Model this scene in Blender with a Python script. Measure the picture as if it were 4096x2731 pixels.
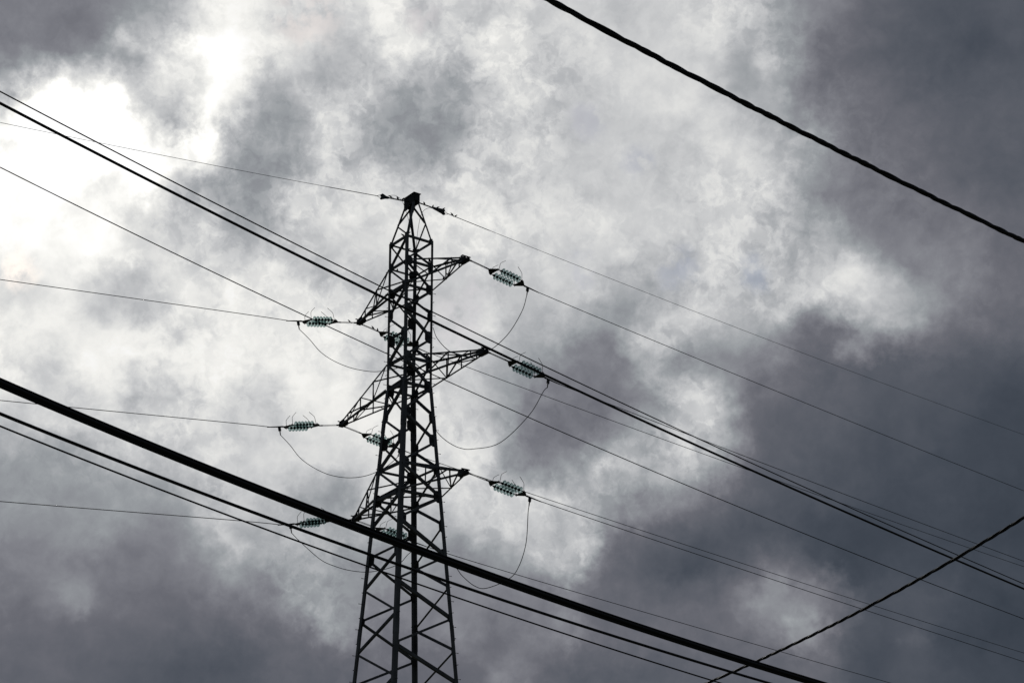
import bpy, bmesh, math, random
from mathutils import Vector, Matrix
R = math.radians
scene = bpy.context.scene
for o in list(bpy.data.objects):
    bpy.data.objects.remove(o, do_unlink=True)
C = scene.collection

# ------------------------------------------------------------------ camera
PITCH, ROLL = R(21.9923), R(-0.6345)
cam_data = bpy.data.cameras.new('camera')
cam_data.sensor_width = 36.0
cam_data.sensor_fit = 'HORIZONTAL'
cam_data.lens = 6482.07 / 4096 * 36
cam_data.clip_start = 0.1
cam_data.clip_end = 20000
camera = bpy.data.objects.new('camera', cam_data)
C.objects.link(camera)
fw = Vector((0, math.cos(PITCH), math.sin(PITCH)))
up0 = Vector((0, -math.sin(PITCH), math.cos(PITCH)))
xr = Vector((1, 0, 0))
cr, sr = math.cos(ROLL), math.sin(ROLL)
right = xr * cr + up0 * sr
up = up0 * cr - xr * sr
camera.matrix_world = Matrix(((right.x, up.x, -fw.x, 0), (right.y, up.y, -fw.y, 0), (right.z, up.z, -fw.z, 1.6), (0, 0, 0, 1)))
scene.camera = camera

# ------------------------------------------------------------------ exposure
scene.view_settings.view_transform = 'Standard'
scene.view_settings.look = 'None'
scene.view_settings.exposure = 0
scene.view_settings.gamma = 1
scene.cycles.max_bounces = 10
scene.cycles.transmission_bounces = 10

# ------------------------------------------------------------------ sun
SUN_AZ, SUN_EL = R(-17.0), R(29.0)          # azimuth from +Y towards +X
sun_dir = Vector((math.sin(SUN_AZ) * math.cos(SUN_EL), math.cos(SUN_AZ) * math.cos(SUN_EL), math.sin(SUN_EL)))
sl = bpy.data.lights.new('sun', 'SUN')
sl.energy = 0.8
sl.angle = R(10)
sl.color = (1.0, 0.96, 0.9)
sun = bpy.data.objects.new('sun', sl)
sun.rotation_euler = (-sun_dir).to_track_quat('-Z', 'Y').to_euler()
sun.location = (-20, 60, 60)
C.objects.link(sun)

# ------------------------------------------------------------------ sky: broken storm cloud in front of a clear sky
# cloud brightness (0-255 display grey) by compass bearing (columns) and height above the horizon (rows)
CLOUD = [
    [100, 100, 100, 100, 100, 100, 101, 102, 100, 97, 95, 92, 89, 87, 86, 86, 87, 90, 97, 100, 100, 100, 101, 105, 106, 105, 103, 102, 105, 110, 117, 117, 111, 102, 96, 92, 92, 92, 92, 94, 98, 98, 98, 100, 100, 100, 105, 101, 85, 78, 78, 81, 81, 78, 76, 73, 70, 70, 70, 70, 70, 70, 70],
    [100, 100, 100, 100, 100, 100, 101, 102, 99, 97, 95, 92, 89, 86, 86, 86, 87, 90, 97, 100, 100, 100, 101, 105, 106, 105, 103, 102, 105, 110, 116, 117, 111, 102, 96, 92, 92, 92, 92, 94, 98, 98, 98, 100, 100, 100, 105, 102, 86, 79, 78, 81, 81, 78, 76, 73, 71, 70, 70, 70, 70, 70, 70],
    [102, 101, 101, 101, 101, 101, 102, 102, 99, 97, 95, 92, 89, 86, 86, 86, 87, 91, 97, 100, 100, 100, 101, 105, 105, 105, 103, 102, 105, 113, 129, 128, 117, 103, 96, 92, 92, 92, 92, 94, 98, 98, 98, 100, 101, 101, 106, 109, 90, 79, 78, 80, 80, 77, 74, 71, 68, 67, 67, 66, 66, 66, 65],
    [107, 107, 106, 106, 106, 106, 105, 105, 104, 102, 100, 97, 94, 92, 91, 91, 92, 96, 102, 101, 103, 112, 115, 111, 110, 109, 110, 112, 115, 114, 113, 117, 118, 113, 108, 103, 103, 104, 99, 100, 102, 103, 105, 106, 111, 120, 143, 130, 99, 83, 78, 78, 90, 73, 70, 68, 65, 64, 64, 64, 64, 64, 64],
    [111, 111, 111, 110, 110, 110, 112, 112, 111, 109, 106, 103, 101, 100, 99, 100, 102, 105, 108, 108, 116, 149, 135, 123, 119, 118, 122, 135, 129, 122, 113, 120, 126, 129, 126, 116, 110, 107, 105, 105, 105, 106, 109, 113, 121, 138, 155, 147, 106, 86, 82, 81, 80, 78, 74, 70, 67, 66, 66, 67, 67, 67, 67],
    [116, 115, 115, 115, 114, 114, 121, 125, 140, 117, 113, 110, 108, 108, 109, 112, 115, 114, 121, 129, 155, 160, 148, 135, 130, 128, 128, 132, 132, 127, 119, 120, 120, 130, 134, 114, 108, 105, 103, 103, 104, 105, 108, 120, 140, 140, 138, 129, 114, 106, 85, 84, 84, 82, 78, 73, 70, 69, 69, 70, 70, 70, 70],
    [124, 123, 123, 122, 122, 122, 127, 137, 137, 120, 117, 115, 114, 116, 120, 126, 132, 129, 131, 159, 170, 158, 150, 145, 140, 137, 134, 132, 132, 131, 128, 124, 122, 124, 121, 113, 108, 104, 99, 97, 96, 96, 99, 111, 124, 141, 115, 120, 115, 79, 78, 79, 79, 78, 76, 73, 72, 72, 72, 72, 72, 72, 72],
    [130, 130, 130, 129, 129, 129, 130, 128, 125, 122, 120, 119, 120, 124, 130, 142, 156, 150, 146, 164, 166, 153, 149, 145, 143, 144, 143, 139, 131, 133, 139, 139, 144, 167, 171, 126, 112, 100, 93, 85, 78, 78, 83, 91, 101, 116, 106, 88, 76, 69, 70, 72, 74, 74, 73, 71, 70, 70, 70, 69, 69, 68, 68],
    [134, 133, 133, 133, 132, 133, 134, 140, 140, 134, 126, 124, 125, 130, 144, 163, 194, 180, 171, 167, 166, 158, 152, 152, 154, 155, 155, 143, 132, 146, 154, 160, 194, 199, 183, 186, 132, 103, 94, 88, 83, 82, 84, 84, 85, 92, 90, 77, 71, 68, 68, 68, 70, 71, 70, 69, 68, 66, 66, 66, 66, 66, 66],
    [142, 141, 140, 139, 139, 138, 140, 144, 153, 155, 138, 131, 132, 140, 169, 197, 192, 177, 173, 174, 173, 169, 168, 169, 171, 173, 171, 163, 161, 188, 192, 190, 195, 191, 179, 182, 146, 114, 102, 96, 95, 93, 91, 85, 80, 81, 80, 74, 72, 72, 70, 69, 70, 71, 72, 71, 69, 67, 67, 67, 67, 67, 68],
    [150, 150, 149, 149, 148, 147, 146, 147, 149, 151, 148, 146, 149, 157, 184, 185, 196, 186, 171, 166, 165, 164, 173, 186, 192, 193, 189, 183, 182, 194, 198, 200, 198, 195, 184, 175, 157, 139, 131, 124, 114, 107, 98, 91, 86, 85, 84, 81, 80, 78, 76, 75, 72, 73, 76, 75, 72, 69, 68, 69, 69, 69, 69],
    [154, 153, 153, 153, 153, 152, 151, 151, 155, 158, 154, 161, 161, 170, 174, 186, 203, 192, 183, 165, 156, 150, 159, 193, 210, 212, 207, 202, 201, 205, 205, 204, 204, 206, 203, 166, 166, 161, 145, 143, 139, 128, 114, 103, 94, 91, 89, 87, 84, 82, 79, 77, 74, 74, 75, 74, 72, 70, 70, 70, 70, 70, 70],
    [163, 161, 160, 159, 158, 158, 159, 159, 168, 180, 179, 175, 179, 181, 193, 199, 204, 203, 195, 192, 178, 170, 183, 206, 215, 216, 214, 211, 213, 211, 199, 176, 161, 154, 157, 160, 166, 169, 166, 160, 166, 164, 148, 123, 101, 94, 93, 90, 86, 83, 80, 78, 77, 76, 75, 74, 72, 71, 70, 70, 70, 70, 70],
    [181, 179, 177, 175, 172, 166, 163, 169, 182, 187, 193, 194, 188, 194, 207, 208, 206, 212, 216, 216, 217, 214, 211, 215, 215, 215, 216, 214, 221, 221, 186, 146, 137, 137, 135, 146, 191, 179, 172, 168, 184, 191, 173, 140, 107, 96, 96, 93, 90, 86, 83, 80, 80, 80, 78, 76, 74, 71, 70, 70, 70, 70, 70],
    [201, 199, 197, 195, 192, 202, 210, 206, 200, 202, 216, 218, 213, 212, 213, 209, 205, 207, 208, 207, 214, 219, 215, 225, 223, 219, 217, 213, 211, 206, 181, 145, 126, 123, 122, 123, 147, 164, 166, 168, 191, 197, 190, 151, 112, 98, 98, 96, 94, 90, 86, 83, 82, 83, 80, 78, 77, 74, 70, 70, 70, 70, 71],
    [223, 221, 219, 217, 201, 208, 207, 209, 211, 211, 203, 202, 209, 217, 220, 209, 205, 203, 205, 209, 219, 229, 233, 232, 226, 220, 217, 213, 209, 199, 173, 142, 124, 120, 119, 119, 122, 136, 147, 158, 189, 202, 188, 160, 120, 102, 101, 98, 95, 92, 89, 87, 85, 84, 82, 81, 80, 77, 73, 73, 74, 74, 75],
    [229, 229, 229, 229, 225, 201, 202, 205, 216, 217, 188, 189, 192, 205, 229, 219, 206, 201, 212, 230, 234, 234, 234, 230, 223, 217, 217, 215, 210, 196, 171, 152, 130, 122, 119, 118, 119, 124, 131, 140, 185, 204, 196, 166, 129, 109, 106, 100, 95, 94, 93, 90, 87, 86, 86, 85, 84, 82, 80, 80, 81, 82, 84],
    [228, 227, 226, 222, 221, 205, 214, 234, 238, 230, 207, 212, 223, 225, 236, 238, 223, 212, 222, 234, 236, 235, 230, 209, 213, 211, 213, 212, 206, 193, 172, 165, 142, 131, 124, 119, 118, 120, 142, 171, 171, 171, 162, 148, 131, 118, 109, 102, 96, 98, 99, 93, 90, 92, 93, 92, 91, 89, 89, 89, 91, 92, 93],
    [233, 233, 233, 232, 231, 226, 231, 239, 242, 244, 243, 239, 235, 235, 236, 237, 231, 229, 231, 235, 236, 233, 215, 193, 198, 200, 207, 207, 202, 192, 177, 169, 157, 144, 130, 122, 121, 121, 141, 177, 145, 144, 143, 140, 138, 135, 132, 116, 105, 108, 144, 132, 131, 126, 117, 106, 102, 101, 100, 100, 101, 102, 103],
    [228, 229, 230, 231, 234, 237, 235, 233, 232, 233, 234, 226, 213, 221, 231, 237, 236, 230, 229, 229, 232, 230, 211, 193, 195, 197, 202, 203, 201, 198, 193, 181, 169, 161, 146, 131, 127, 133, 179, 187, 191, 186, 167, 161, 165, 164, 151, 133, 121, 116, 119, 168, 187, 171, 144, 123, 114, 112, 108, 106, 107, 108, 108],
    [216, 217, 218, 220, 223, 226, 230, 215, 201, 212, 203, 204, 211, 217, 228, 238, 235, 226, 224, 223, 225, 225, 213, 201, 200, 199, 200, 196, 191, 214, 221, 187, 179, 180, 181, 163, 159, 152, 153, 184, 198, 197, 200, 200, 186, 182, 197, 190, 141, 157, 185, 192, 188, 178, 158, 141, 127, 121, 114, 110, 110, 110, 110],
    [217, 216, 216, 215, 220, 227, 227, 210, 191, 189, 199, 212, 230, 230, 232, 238, 234, 226, 229, 230, 224, 209, 203, 204, 201, 198, 197, 193, 188, 200, 211, 196, 187, 192, 195, 183, 164, 151, 152, 174, 189, 199, 205, 205, 197, 187, 192, 202, 201, 210, 220, 215, 191, 178, 152, 141, 131, 124, 116, 110, 110, 109, 109],
    [239, 237, 234, 230, 231, 234, 236, 227, 212, 194, 204, 223, 233, 230, 229, 231, 231, 228, 222, 219, 212, 202, 200, 204, 202, 199, 196, 194, 194, 193, 192, 193, 192, 198, 200, 196, 185, 168, 166, 173, 186, 193, 197, 199, 195, 183, 182, 182, 202, 201, 215, 215, 181, 146, 131, 129, 128, 122, 115, 108, 107, 106, 106],
    [242, 242, 242, 240, 240, 239, 242, 245, 242, 238, 231, 228, 225, 220, 217, 218, 225, 226, 204, 197, 196, 198, 201, 205, 207, 207, 205, 204, 204, 205, 205, 203, 188, 205, 210, 203, 196, 192, 188, 188, 181, 181, 191, 203, 197, 186, 180, 174, 184, 185, 180, 172, 145, 130, 132, 124, 122, 120, 114, 104, 102, 101, 101],
    [248, 248, 247, 245, 245, 241, 240, 241, 243, 226, 220, 217, 215, 212, 207, 201, 195, 189, 190, 192, 194, 199, 204, 208, 214, 216, 215, 215, 215, 218, 220, 214, 205, 206, 208, 204, 202, 207, 205, 194, 188, 192, 196, 211, 201, 193, 189, 194, 171, 167, 149, 139, 131, 124, 125, 116, 115, 115, 111, 100, 97, 96, 95],
    [245, 245, 245, 247, 250, 245, 239, 240, 238, 221, 217, 209, 204, 203, 193, 178, 173, 173, 192, 198, 206, 214, 209, 216, 221, 221, 220, 221, 224, 225, 223, 214, 206, 212, 218, 213, 209, 208, 208, 205, 196, 204, 207, 205, 203, 200, 192, 185, 162, 161, 151, 129, 124, 118, 113, 111, 111, 108, 102, 95, 92, 92, 92],
    [246, 245, 245, 246, 252, 252, 246, 236, 235, 242, 235, 210, 194, 182, 166, 159, 161, 182, 219, 219, 219, 227, 227, 225, 221, 219, 218, 221, 226, 226, 222, 212, 207, 219, 222, 219, 209, 207, 208, 212, 212, 211, 209, 206, 207, 209, 197, 176, 156, 139, 130, 125, 120, 117, 113, 110, 107, 102, 97, 93, 91, 91, 91],
    [248, 250, 249, 252, 255, 255, 252, 241, 238, 253, 249, 220, 197, 175, 163, 159, 158, 167, 194, 208, 205, 209, 219, 220, 210, 205, 206, 215, 225, 222, 210, 200, 198, 209, 209, 197, 196, 201, 205, 202, 201, 204, 205, 205, 209, 214, 202, 181, 162, 146, 133, 123, 120, 117, 112, 107, 101, 97, 95, 93, 92, 92, 93],
    [249, 246, 238, 254, 256, 257, 256, 256, 254, 254, 253, 247, 234, 213, 178, 163, 157, 158, 172, 194, 211, 207, 207, 202, 190, 181, 178, 185, 201, 207, 203, 204, 203, 200, 199, 197, 197, 202, 205, 201, 198, 197, 200, 211, 220, 219, 207, 196, 183, 165, 144, 125, 119, 117, 111, 105, 100, 97, 95, 94, 94, 94, 95],
    [245, 248, 251, 255, 257, 258, 258, 259, 256, 247, 238, 234, 243, 240, 188, 161, 155, 154, 159, 183, 211, 185, 191, 178, 169, 161, 156, 160, 177, 190, 196, 204, 209, 206, 200, 201, 204, 206, 205, 202, 196, 187, 191, 211, 218, 213, 199, 191, 178, 161, 141, 123, 115, 111, 108, 105, 102, 99, 96, 94, 95, 95, 94],
    [211, 218, 234, 252, 257, 257, 258, 258, 254, 238, 195, 173, 206, 244, 213, 180, 165, 161, 168, 192, 208, 187, 170, 162, 160, 156, 155, 155, 165, 181, 196, 205, 209, 204, 194, 191, 201, 202, 199, 200, 202, 198, 204, 210, 206, 196, 184, 169, 156, 144, 131, 119, 112, 107, 104, 101, 97, 94, 91, 91, 93, 93, 92],
    [160, 165, 180, 225, 249, 251, 253, 258, 252, 201, 185, 195, 220, 246, 239, 214, 171, 164, 176, 204, 211, 201, 165, 161, 159, 156, 155, 155, 160, 178, 202, 208, 205, 200, 193, 192, 202, 200, 197, 206, 215, 218, 218, 213, 201, 184, 172, 164, 153, 137, 123, 114, 109, 107, 102, 96, 90, 87, 86, 86, 88, 89, 88],
    [138, 141, 149, 169, 194, 201, 215, 228, 197, 196, 212, 215, 230, 246, 245, 228, 183, 169, 181, 195, 196, 189, 196, 184, 167, 160, 156, 157, 166, 184, 204, 209, 207, 204, 201, 200, 201, 204, 207, 207, 208, 213, 216, 207, 183, 165, 164, 172, 159, 135, 118, 111, 106, 102, 97, 91, 87, 83, 80, 79, 83, 85, 85],
    [127, 128, 129, 128, 131, 137, 148, 162, 162, 175, 215, 227, 233, 249, 250, 239, 208, 191, 193, 181, 172, 178, 199, 198, 188, 176, 167, 168, 178, 193, 207, 211, 208, 207, 204, 197, 199, 206, 212, 209, 206, 211, 213, 201, 184, 168, 165, 197, 165, 136, 115, 110, 105, 98, 92, 89, 86, 83, 80, 79, 83, 87, 87],
    [122, 123, 123, 123, 123, 124, 129, 183, 195, 192, 204, 235, 250, 252, 251, 246, 235, 224, 215, 194, 178, 177, 180, 188, 206, 207, 186, 174, 184, 201, 219, 218, 207, 204, 200, 192, 200, 208, 207, 207, 208, 211, 210, 199, 202, 181, 173, 176, 165, 139, 120, 114, 108, 100, 95, 92, 89, 85, 83, 82, 85, 88, 88],
    [122, 122, 123, 124, 124, 125, 129, 136, 148, 171, 180, 198, 228, 242, 244, 241, 234, 230, 225, 215, 203, 191, 186, 208, 229, 231, 221, 211, 200, 207, 225, 225, 211, 204, 206, 205, 208, 205, 202, 204, 208, 211, 210, 204, 212, 196, 183, 172, 160, 143, 132, 122, 113, 105, 98, 94, 90, 86, 83, 82, 84, 88, 88],
    [122, 122, 123, 124, 124, 125, 130, 137, 144, 154, 168, 189, 218, 234, 238, 234, 221, 211, 205, 204, 204, 208, 218, 230, 230, 221, 194, 207, 207, 206, 214, 217, 220, 209, 211, 208, 202, 194, 192, 199, 207, 210, 210, 207, 215, 198, 189, 172, 161, 144, 135, 124, 114, 106, 99, 95, 91, 87, 84, 82, 83, 87, 88],
    [122, 122, 123, 124, 124, 126, 131, 137, 145, 155, 169, 191, 220, 235, 238, 234, 223, 212, 203, 201, 203, 208, 218, 228, 229, 217, 198, 203, 208, 205, 200, 204, 216, 209, 212, 209, 201, 196, 194, 199, 207, 210, 211, 205, 202, 195, 190, 175, 158, 145, 136, 125, 115, 107, 100, 95, 91, 87, 84, 82, 83, 87, 88],
    [122, 122, 123, 124, 124, 126, 132, 138, 146, 156, 171, 194, 222, 235, 238, 234, 222, 211, 203, 201, 203, 209, 219, 228, 228, 217, 200, 203, 208, 205, 200, 202, 212, 209, 212, 209, 201, 197, 194, 199, 206, 210, 211, 206, 202, 196, 190, 177, 160, 146, 137, 126, 116, 108, 100, 96, 92, 88, 85, 82, 82, 86, 88]]
AZ0, AZ1, EL0, EL1 = -20.6, 20.6, 9.2, 34.4
world = bpy.data.worlds.new('World')
world.use_nodes = True
nt = world.node_tree
nt.nodes.clear()
N, Lk = nt.nodes, nt.links

def val(x, sock):
    if isinstance(x, (int, float)):
        sock.default_value = x
    else:
        Lk.new(x, sock)

def mth(op, a, b=None, c=None, clamp=False):
    n = N.new('ShaderNodeMath')
    n.operation = op
    n.use_clamp = clamp
    val(a, n.inputs[0])
    if b is not None:
        val(b, n.inputs[1])
    if c is not None:
        val(c, n.inputs[2])
    return n.outputs[0]

def noise(vec, scale, detail, rough, lac=2.0):
    n = N.new('ShaderNodeTexNoise')
    n.inputs['Scale'].default_value = scale
    n.inputs['Detail'].default_value = detail
    n.inputs['Roughness'].default_value = rough
    n.inputs['Lacunarity'].default_value = lac
    Lk.new(vec, n.inputs['Vector'])
    return n

def smooth(x, a, b, lo=0.0, hi=1.0):
    n = N.new('ShaderNodeMapRange')
    n.interpolation_type = 'SMOOTHSTEP'
    val(x, n.inputs['Value'])
    for k, v in (('From Min', a), ('From Max', b), ('To Min', lo), ('To Max', hi)):
        n.inputs[k].default_value = v
    return n.outputs[0]

def ramp(fac, stops, interp='LINEAR'):
    n = N.new('ShaderNodeValToRGB')
    cr_ = n.color_ramp
    cr_.interpolation = interp
    while len(cr_.elements) < len(stops):
        cr_.elements.new(0.5)
    for e, (p, c) in zip(cr_.elements, stops):
        e.position = p
    for e, (p, c) in zip(cr_.elements, stops):
        e.color = (c, c, c, 1) if isinstance(c, float) else (*c, 1)
    Lk.new(fac, n.inputs[0])
    return n.outputs[0]

def lin(s):
    s /= 255.0
    return s / 12.92 if s <= 0.04045 else ((s + 0.055) / 1.055) ** 2.4

tc = N.new('ShaderNodeTexCoord')
nrm = N.new('ShaderNodeVectorMath'); nrm.operation = 'NORMALIZE'
Lk.new(tc.outputs['Generated'], nrm.inputs[0])
dirv = nrm.outputs[0]
sep = N.new('ShaderNodeSeparateXYZ')
Lk.new(dirv, sep.inputs[0])
DX, DY, DZ = sep.outputs
az = mth('MULTIPLY', mth('ARCTAN2', DX, DY), 180 / math.pi)
el = mth('MULTIPLY', mth('ARCSINE', DZ), 180 / math.pi)
# ragged cloud edges: the layout is bent by two scales of turbulence
w1 = N.new('ShaderNodeSeparateColor'); Lk.new(noise(dirv, 26, 5, 0.55).outputs['Color'], w1.inputs[0])
w2 = N.new('ShaderNodeSeparateColor'); Lk.new(noise(dirv, 95, 5, 0.6).outputs['Color'], w2.inputs[0])
azw = mth('ADD', az, mth('ADD', mth('MULTIPLY', mth('SUBTRACT', w1.outputs[0], 0.5), 1.3), mth('MULTIPLY', mth('SUBTRACT', w2.outputs[0], 0.5), 1.2)))
elw = mth('ADD', el, mth('ADD', mth('MULTIPLY', mth('SUBTRACT', w1.outputs[1], 0.5), 1.3), mth('MULTIPLY', mth('SUBTRACT', w2.outputs[1], 0.5), 1.2)))
u = mth('MULTIPLY', mth('SUBTRACT', azw, AZ0), 1 / (AZ1 - AZ0), clamp=True)
NR = len(CLOUD)
v = mth('MINIMUM', mth('MAXIMUM', mth('MULTIPLY', mth('SUBTRACT', elw, EL0), (NR - 1) / (EL1 - EL0)), 0.0), NR - 1.0)
total = None
ua = mth('MULTIPLY', u, 2.0, clamp=True)
ub = mth('SUBTRACT', mth('MULTIPLY', u, 2.0), 1.0, clamp=True)
def vmath(op, a, b=None):
    n = N.new('ShaderNodeVectorMath')
    n.operation = op
    for s_, x in ((0, a), (1, b)):
        if x is None:
            continue
        if isinstance(x, tuple):
            n.inputs[s_].default_value = x
        else:
            Lk.new(x, n.inputs[s_])
    return n.outputs['Value'] if op == 'DOT_PRODUCT' else n.outputs[0]
cmb = N.new('ShaderNodeCombineXYZ')
for s_ in range(3):
    Lk.new(v, cmb.inputs[s_])
vvv = cmb.outputs[0]
mid = len(CLOUD[0]) // 2
for k in range(0, NR, 3):                      # three rows of the table ride in the red, green and blue of one ramp
    trio = [CLOUD[min(k + q, NR - 1)] for q in range(3)]
    cols = [tuple(t[i] / 270.0 for t in trio) for i in range(len(trio[0]))]
    ga = ramp(ua, [(i / mid, cols[i]) for i in range(mid + 1)], 'CARDINAL')
    gb = ramp(ub, [(i / mid, cols[mid + i]) for i in range(mid + 1)], 'CARDINAL')
    g = vmath('SUBTRACT', vmath('ADD', ga, gb), cols[mid])
    wgt = vmath('ABSOLUTE', vmath('SUBTRACT', vvv, (k, k + 1.0, k + 2.0)))
    wgt = vmath('MAXIMUM', vmath('SUBTRACT', (1.0, 1.0, 1.0), wgt), (0.0, 0.0, 0.0))
    t = vmath('DOT_PRODUCT', g, wgt)
    total = t if total is None else mth('ADD', total, t)
lum = mth('MULTIPLY', total, 270 / 255.0)
# unseen sky round behind the viewer: overcast, darkened so the tower stays dark
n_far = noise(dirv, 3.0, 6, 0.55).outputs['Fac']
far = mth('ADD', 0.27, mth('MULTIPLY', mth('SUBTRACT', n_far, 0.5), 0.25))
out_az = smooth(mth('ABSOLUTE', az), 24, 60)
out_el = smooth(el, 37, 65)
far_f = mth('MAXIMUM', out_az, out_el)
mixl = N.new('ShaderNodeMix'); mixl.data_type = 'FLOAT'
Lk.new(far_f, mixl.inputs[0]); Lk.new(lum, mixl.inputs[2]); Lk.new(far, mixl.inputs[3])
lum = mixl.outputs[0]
# billow detail, strongest in the half-lit cloud
wv = N.new('ShaderNodeVectorMath'); wv.operation = 'MULTIPLY_ADD'
Lk.new(noise(dirv, 30, 4, 0.5).outputs['Color'], wv.inputs[0])
wv.inputs[1].default_value = (0.035, 0.035, 0.035)
Lk.new(dirv, wv.inputs[2])
n3 = noise(wv.outputs[0], 48, 9, 0.56).outputs['Fac']
amp = ramp(lum, [(0.0, 0.02), (0.3, 0.05), (0.45, 0.12), (0.62, 0.18), (0.82, 0.17), (0.93, 0.11), (1.0, 0.03)])
lum = mth('ADD', lum, mth('MULTIPLY', mth('SUBTRACT', n3, 0.5), amp))
# crisp cauliflower texture of the broken, sunlit cloud
wv2 = N.new('ShaderNodeVectorMath'); wv2.operation = 'MULTIPLY_ADD'
Lk.new(noise(dirv, 70, 5, 0.55).outputs['Color'], wv2.inputs[0])
wv2.inputs[1].default_value = (0.022, 0.022, 0.022)
Lk.new(dirv, wv2.inputs[2])
n4 = noise(wv2.outputs[0], 85, 7, 0.62).outputs['Fac']
n5 = noise(wv2.outputs[0], 36, 7, 0.6).outputs['Fac']
bil = mth('ADD', smooth(n4, 0.40, 0.60, -0.5, 0.5), mth('MULTIPLY', smooth(n5, 0.42, 0.58, -0.5, 0.5), 1.0))
patch = smooth(noise(dirv, 9, 3, 0.5).outputs['Fac'], 0.36, 0.60, 0.25, 1.0)
tex = ramp(lum, [(0.0, 0.0), (0.36, 0.008), (0.55, 0.035), (0.74, 0.075), (0.88, 0.065), (0.955, 0.03), (1.0, 0.008)])
lum = mth('ADD', lum, mth('MULTIPLY', mth('MULTIPLY', bil, patch), tex))
tint = [(0, (0, 0, 0)), (60, (54, 61, 71)), (75, (69, 75, 85)), (90, (86, 90, 99)), (110, (106, 107, 115)), (130, (128, 129, 136)), (155, (151, 155, 159)),
        (180, (177, 179, 182)), (205, (204, 205, 206)), (225, (226, 226, 224)), (240, (243, 242, 238)), (255, (255, 255, 255))]
cloud_col = ramp(lum, [(s / 255.0, tuple(lin(x) for x in c)) for s, c in tint])
# the thin bright veil right in front of the sun
dt = N.new('ShaderNodeVectorMath'); dt.operation = 'DOT_PRODUCT'
Lk.new(dirv, dt.inputs[0]); dt.inputs[1].default_value = sun_dir
glow = mth('MULTIPLY', smooth(dt.outputs['Value'], math.cos(R(8)), 1.0), smooth(lum, 0.86, 1.02))
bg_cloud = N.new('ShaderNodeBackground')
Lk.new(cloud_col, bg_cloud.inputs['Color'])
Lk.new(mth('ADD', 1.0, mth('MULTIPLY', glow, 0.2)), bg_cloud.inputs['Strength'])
sky = N.new('ShaderNodeTexSky')
sky.sky_type = 'NISHITA'
sky.sun_disc = False
sky.sun_elevation = SUN_EL
sky.sun_rotation = SUN_AZ
bg_sky = N.new('ShaderNodeBackground')
Lk.new(sky.outputs[0], bg_sky.inputs['Color'])
bg_sky.inputs['Strength'].default_value = 0.06
# thin spots where the clear blue shows through: bearing, height, size in degrees
GAPS = [(-2.08, 22.76, 0.97), (-1.41, 23.64, 0.53), (-8.19, 33.35, 1.15), (-3.56, 33.28, 0.53), (2.67, 24.38, 0.49), (6.34, 24.49, 0.71), (9.46, 24.04, 0.62),
        (3.25, 29.79, 0.71), (5.17, 28.14, 0.53), (-18.6, 23.48, 0.62)]
gap = None
for ga, ge, gr in GAPS:
    da = mth('MULTIPLY', mth('SUBTRACT', azw, ga), math.cos(R(ge)))
    de = mth('SUBTRACT', elw, ge)
    dist = mth('SQRT', mth('ADD', mth('MULTIPLY', da, da), mth('MULTIPLY', de, de)))
    q = smooth(dist, gr * 0.3, gr * 1.5, 1.0, 0.0)
    gap = q if gap is None else mth('MAXIMUM', gap, q)
gap = mth('MULTIPLY', gap, smooth(noise(dirv, 70, 6, 0.6).outputs['Fac'], 0.36, 0.58))
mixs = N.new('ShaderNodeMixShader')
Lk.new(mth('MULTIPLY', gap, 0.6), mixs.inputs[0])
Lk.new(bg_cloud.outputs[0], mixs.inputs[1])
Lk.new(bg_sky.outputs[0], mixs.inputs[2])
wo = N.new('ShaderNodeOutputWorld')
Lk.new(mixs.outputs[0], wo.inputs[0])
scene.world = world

# ------------------------------------------------------------------ materials
def material(name, col, rough=0.6, metal=0.0, var=0.25, scale=6.0, bump=0.0, spec=0.4):
    m = bpy.data.materials.new(name)
    m.use_nodes = True
    t = m.node_tree
    b = t.nodes['Principled BSDF']
    b.inputs['Roughness'].default_value = rough
    b.inputs['Metallic'].default_value = metal
    b.inputs['Specular IOR Level'].default_value = spec
    co = t.nodes.new('ShaderNodeTexCoord')
    nz = t.nodes.new('ShaderNodeTexNoise')
    nz.inputs['Scale'].default_value = scale
    nz.inputs['Detail'].default_value = 6
    t.links.new(co.outputs['Object'], nz.inputs['Vector'])
    rp = t.nodes.new('ShaderNodeValToRGB')
    rp.color_ramp.elements[0].position = 0.3
    rp.color_ramp.elements[1].position = 0.7
    rp.color_ramp.elements[0].color = (*[c * (1 - var) for c in col], 1)
    rp.color_ramp.elements[1].color = (*[min(1, c * (1 + var)) for c in col], 1)
    t.links.new(nz.outputs['Fac'], rp.inputs[0])
    t.links.new(rp.outputs[0], b.inputs['Base Color'])
    if bump:
        bp = t.nodes.new('ShaderNodeBump')
        bp.inputs['Strength'].default_value = bump
        t.links.new(nz.outputs['Fac'], bp.inputs['Height'])
        t.links.new(bp.outputs[0], b.inputs['Normal'])
    return m

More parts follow.
